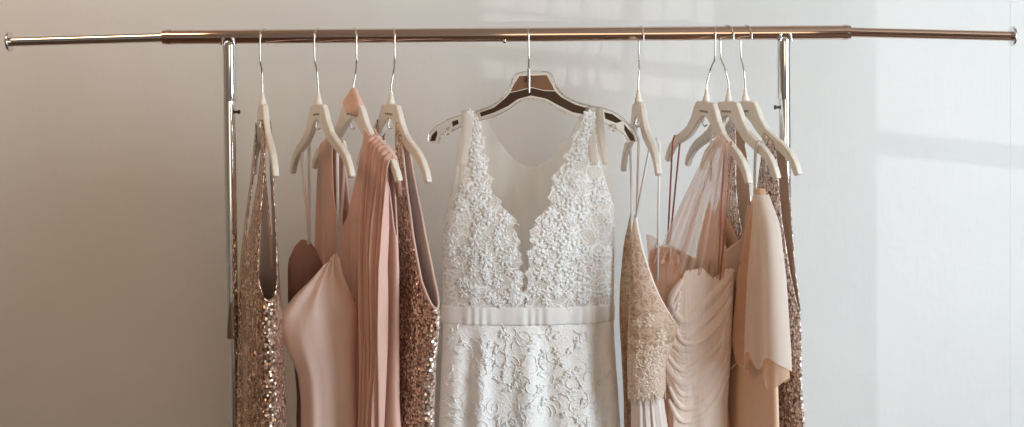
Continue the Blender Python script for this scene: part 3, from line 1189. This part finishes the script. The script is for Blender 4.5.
bm = bmesh.new()
for i in range(260):
    z = rnd.uniform(bz(440), bz(326))
    Wd, T, uc, vc = wd.section(z)
    u = uc + rnd.uniform(-.93, .93) * Wd
    if rnd.random() < .45:
        for k in range(rnd.choice((3, 4, 5))):
            petal(bm, wd, u, z, rnd.uniform(0, 6.28), rnd.uniform(.006, .011), .0026, .0003, .0013)
    else:
        scroll(bm, wd, u, z, rnd.uniform(0, 6.3), rnd.choice((-1, 1)) * rnd.uniform(.02, .045), .0012)
o = cloth('skirt_applique', bm, M['applique'], wg, .0005, zo)
o['kind'] = 'stuff'

# ---- 6: beige lace gown with pale chiffon skirt
root, zo = gown_thing(6, 'lace_gown', 'beige lace gown with pale chiffon skirt and thin cream straps, right of the wedding gown', HEM, yaw=2)
hp = hang(6, 2)
g = Gown([(-.33, .007, .006, -.029, -.085), (-.37, .014, .010, -.030, -.085), (-.42, .021, .018, -.027, -.086), (-.50, .033, .028, -.019, -.088), (-.57, .047, .034, -.009, -.088), (-.60, .042, .036, -.015, -.086), (-.64, .034, .036, -.026, -.084), (-.70, .034, .036, -.029, -.080), (-.80, .037, .036, -.027, -.076), (-1.5, .12, .06, -.01, -.02)],
         fold_fn(5, .003, 8.8, -.72, .3))
tf = [(-1, -.58), (-.85, -.42), (-.6, -.38), (-.3, -.358), (-.05, -.352), (.10, -.385), (.3, -.435), (.6, -.505), (.85, -.555), (1, -.578)]
tb = [(-1, -.58), (0, -.57), (1, -.58)]
bm = bmesh.new()
hemf = lambda cu, sv: .022 * abs(math.sin(cu * 17 + sv)) + .007 * math.sin(cu * 43)
g.mesh(bm, tf, tb, -.715, N=180, M=50, hem=hemf, puff=.003)
bo = cloth('lace_bodice', bm, [M['lace_nude'], M['nude']], root, .0018, zo, True)
edge_trim(g, bo, 0, tf, (-.05, .999), .0032, M['ivory_strap'], 'armhole_trim')
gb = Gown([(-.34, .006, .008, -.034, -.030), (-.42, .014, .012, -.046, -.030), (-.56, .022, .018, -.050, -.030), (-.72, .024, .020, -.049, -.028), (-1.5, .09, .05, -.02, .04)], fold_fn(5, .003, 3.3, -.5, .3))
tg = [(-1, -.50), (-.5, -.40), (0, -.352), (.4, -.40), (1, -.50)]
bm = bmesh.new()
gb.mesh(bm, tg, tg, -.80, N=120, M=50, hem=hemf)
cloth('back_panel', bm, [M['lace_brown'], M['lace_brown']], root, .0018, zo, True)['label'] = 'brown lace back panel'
bm = bmesh.new()
for i in range(110):
    z = -.715 + .015 + abs(rnd.gauss(0, .06))
    Wd, T, uc, vc = g.section(z)
    u = uc + rnd.uniform(-.9, .97) * Wd
    motif(bm, g, u, z, rnd.uniform(.006, .012), 5)
o = cloth('lace_applique', bm, M['applique_nude'], root, .0005, zo)
o['kind'] = 'stuff'
bm = bmesh.new()
g2 = Gown([(-.60, .030, .030, -.028, -.082), (-.72, .032, .032, -.028, -.079), (-.80, .038, .034, -.027, -.075), (-1.5, .22, .05, 0, 0)], fold_fn(11, .0034, 2.8, -.66, .2))
g2.mesh(bm, [(-1, -.66), (1, -.66)], [(-1, -.66), (1, -.66)], HEM, N=180, M=40)
cloth('chiffon_skirt', bm, M['chiffon'], root, .0015, zo)
for su, f, b in ((-.115, gb.front(-.035, -.354, .002), gb.front(-.029, -.368, .004)), (.115, g.front(-.030, -.356, .003), Vector((.006, -.070, -.485)))):
    a = arm_z(su) + .0012
    strap(root, zo, [f, hp(su, -.0085, a - .012), hp(su, -.004, a), hp(su, .004, a), hp(su + .006, .0085, a - .012), b], .0046, M['ivory_strap'], 'spaghetti_strap', n=1)

# ---- 7: blush tulle gown
root, zo = gown_thing(7, 'tulle_gown', 'blush tulle gown with swirled pleated bodice, foremost on the right side', HEM, yaw=12)
hp = hang(7, 12)
g = Gown([(-.40, .080, .040, -.010, -.050), (-.50, .086, .050, -.010, -.050), (-.60, .089, .054, -.010, -.048), (-.72, .086, .052, -.010, -.045), (-1.5, .18, .07, 0, -.02)],
         fold_fn(6, .004, 5.5, -.45, .3), power=1.0)
tf = [(-1, -.435), (-.7, -.42), (-.4, -.435), (-.05, -.475), (.12, -.462), (.3, -.458), (.5, -.478), (.72, -.47), (.86, -.458), (1, -.48)]
tb = [(-1, -.435), (-.5, -.43), (0, -.45), (.5, -.45), (1, -.48)]
bm = bmesh.new()
g.mesh(bm, tf, tb, HEM, N=200, M=80)
cloth('tulle_body', bm, [M['tan'], M['nude']], root, .002, zo, True)


def swirl(bm, g, path, width, lift, n=22):
    """one gathered crescent of tulle lying on the bodice; path (u, z)"""
    pts = smooth_curve([Vector((u, 0, z)) for u, z in path], n // (len(path) - 1) + 1)
    k = len(pts)
    rows = []
    for i, p in enumerate(pts):
        d = pts[min(i + 1, k - 1)] - pts[max(i - 1, 0)]
        d = d.normalized()
        nx, nz = -d.z, d.x
        t = i / (k - 1)
        w = width * (math.sin(math.pi * min(.98, max(.02, t))) ** .5 * .8 + .2)
        row = []
        for q in range(7):
            f = q / 6 - .5
            row.append(bm.verts.new(g.front(p.x + nx * w * f, p.z + nz * w * f, .003 + lift * math.sin(math.pi * (q / 6)) ** .7)))
        rows.append(row)
    for r0, r1 in zip(rows, rows[1:]):
        for q in range(6):
            bm.faces.new((r0[q], r0[q + 1], r1[q + 1], r1[q]))


bm = bmesh.new()
g.panel(bm, lambda z: lerp_table([(-.46, -.015), (-.56, -.051), (-.62, -.050), (-.70, -.028), (-1.0, -.02)], z)[0], lambda z: .0715, lambda f: lerp_table([(0, -.462), (.35, -.456), (.6, -.474), (.85, -.456), (1, -.47)], f)[0], -.98, N=60, M=70, puff=.0065)
ov = cloth('blush_overlay', bm, M['blush'], root, .0012, zo)
for i in range(21):
    t = i / 20
    bm = bmesh.new()
    z0 = -.475 - .17 * t
    path = [(.130 - .02 * t, z0 + .016), (.108, z0 - .012 - .02 * t), (.065, z0 - .050 - .012 * t), (.015, z0 - .085 + .01 * t), (-.020 - .012 * math.sin(t * 3), z0 - .05 + .02 * t), (-.012 + .02 * (1 - t), z0 - .005 + .02 * t)]
    if i % 3 == 2:
        path = [(.128, z0 - .02), (.11, z0 - .06), (.07, z0 - .10), (.02, z0 - .11), (-.015, z0 - .07)]
    path = [(-.047 + (u + .03) * .72, z) for u, z in path]
    swirl(bm, g, path, rnd.uniform(.014, .024), rnd.uniform(.0035, .0075))
    cloth('swirled_pleat', bm, M['blush'], ov, .0008)
# sheer tulle shoulder drape
for (ut, ub0, ub1, zb, v0) in ((.10, -.080, -.02, -.455, -.092), (.115, -.038, .025, -.47, -.098), (.13, .010, .058, -.475, -.090)):
    bm = bmesh.new()
    rows = []
    zt = arm_z(ut) + .003
    for j in range(31):
        t = j / 30
        row = []
        for i in range(25):
            f = i / 24
            spread = t ** .9
            z = zt + (zb - zt) * t
            p = hp(ut + (f - .5) * .024, -.010, z)
            q = Vector((ub0 + (ub1 - ub0) * f, v0, z))
            w = p.lerp(q, spread)
            w.y += .0045 * math.sin(f * 22 + ut * 60) * (0.25 + t)
            row.append(bm.verts.new(w))
        rows.append(row)
    back = []
    for r0, r1 in zip(rows, rows[1:]):
        for i in range(24):
            bm.faces.new((r0[i], r1[i], r1[i + 1], r0[i + 1]))
    cloth('tulle_drape', bm, M['sheer_blush'], root, 0, zo)
# ruffled edge of sheer tulle at the far neckline
bm = bmesh.new()
rows = []
for j in range(9):
    row = []
    for i in range(61):
        f = i / 60
        u = -.090 + .065 * f
        z = -.455 + .055 * (j / 8) * (.55 + .45 * math.sin(f * 9 + 1)) * (1 - .4 * f)
        row.append(bm.verts.new(g.front(u, min(z, -.40), .004 + .010 * math.sin(f * 30) * (j / 8))))
    rows.append(row)
for r0, r1 in zip(rows, rows[1:]):
    for i in range(60):
        bm.faces.new((r0[i], r0[i + 1], r1[i + 1], r1[i]))
cloth('tulle_ruffle', bm, M['sheer_blush'], root, 0, zo)
for su, zend in ((-.135, -.445), (.122, -.465)):
    a = arm_z(su) + .0012
    strap(root, zo, [hp(su, -.010, zend), hp(su, -.0085, a - .012), hp(su, -.004, a), hp(su, .004, a), hp(su, .0085, a - .012), hp(su, -.006, zend - .01)], .0036, M['salmon'], 'hanging_loop', n=1)['label'] = 'salmon ribbon hanging loop'

# ---- 8: peach chiffon gown
root, zo = gown_thing(8, 'chiffon_gown', 'peach chiffon gown with a sheer pointed flutter sleeve, right end of the rail', HEM)
g = Gown([(-.25, .12, .010, .03, 0), (-.36, .15, .015, .02, 0), (-.46, .17, .018, .02, 0), (-.60, .175, .019, .015, 0), (-.75, .185, .020, .01, 0), (-1.5, .25, .04, 0, 0)],
         fold_fn(7, .003, 9.1, -.40, .3))
tf = [(-1, -.47), (-.8, -.40), (-.62, -.34), (-.4, -.37), (0, -.43), (.40, -.40), (.55, -.335), (.62, -.335), (.75, -.40), (.85, -.43), (1, -.47)]
bm = bmesh.new()
g.mesh(bm, tf, tf, HEM, N=180, M=70)
cloth('chiffon_body', bm, [M['peach'], M['peach']], root, .0018, zo, True)
for su in (-.06, .13):
    a = arm_z(su) + .0012
    strap(root, zo, [g.front(su, -.34 if su > 0 else -.30, .001), (su, -.0105, a - .05), (su, -.0085, a - .012), (su, -.004, a), (su, .004, a), (su, .0085, a - .012), (su, .010, a - .06)], .0105, M['ivory_strap'], 'strap')
gs = Gown([(-.30, .005, .005, .135, -.004), (-.36, .038, .015, .150, -.006), (-.46, .066, .022, .145, -.008), (-.60, .084, .027, .140, -.008), (-.72, .090, .030, .140, -.008)],
          fold_fn(5, .0042, 1.9, -.30, .25))
bm = bmesh.new()
gs.mesh(bm, [(-1, -.30), (1, -.30)], [(-1, -.30), (1, -.30)], -.632, N=110, M=44, hem=lambda cu, sv: .022 * math.sin(cu * 5.5 + sv * 1.2 + .6) - .012 * cu, puff=.004)
sl = cloth('flutter_sleeve', bm, M['sheer_peach'], root, 0, zo)
bm = bmesh.new()
ring = ring_samples(160, gs.power)
arc_ = sorted([(a if a > .5 else a + 1, cu, sv) for a, (cu, sv) in ((i / 160, p) for i, p in enumerate(ring)) if cu > .12])
rows = []
for jj in range(45):
    t = jj / 44
    row = []
    for n_, (a, cu, sv) in enumerate(arc_):
        zb = -.618 + .014 * math.sin(n_ * .26 + .5)
        row.append(bm.verts.new(gs.point(cu, sv, a % 1, -.31 + (zb + .31) * t, .0085)))
    rows.append(row)
for r0, r1 in zip(rows, rows[1:]):
    for i in range(len(arc_) - 1):
        bm.faces.new((r0[i], r1[i], r1[i + 1], r0[i + 1]))
cloth('cream_overlay', bm, M['sheer_cream'], sl, 0)
bm = bmesh.new()
for i in range(5):
    z = -.44 - i * .048
    tube(bm, smooth_curve([gs.front(.085, z - .02, .006), gs.front(.12, z, .006), gs.front(.16, z - .014, .006)], 4), .0009, 6)
link('seam', bm, M['nude'], sl)

# ---- 9: pale sequin gown beside the right upright
root, zo = gown_thing(9, 'sequin_gown', 'pale rose sequin gown hanging last beside the right upright', HEM)
g = Gown([(-.20, .14, .009, .02, .0), (-.25, .155, .015, .02, .004), (-.36, .170, .017, .012, .003), (-.46, .175, .012, .01, .002), (-.56, .18, .013, .008, .002), (-.66, .18, .013, .006, .002), (-1.5, .22, .03, 0, .002)],
         fold_fn(6, .003, 7.3, -.55, .3))
tf = [(-1, -.50), (-.86, -.47), (-.72, -.36), (-.62, arm_z(.10) - .004), (-.38, arm_z(.06) - .004), (-.28, -.30), (-.1, -.40), (.1, -.40), (.28, -.30), (.44, arm_z(.09) - .004), (.70, arm_z(.13) - .004), (.76, -.34), (.88, -.46), (1, -.53)]
bm = bmesh.new()
g.mesh(bm, tf, tf, HEM)
cloth('sequined_shell', bm, [M['seq_l'], M['nude']], root, .0022, zo, True)
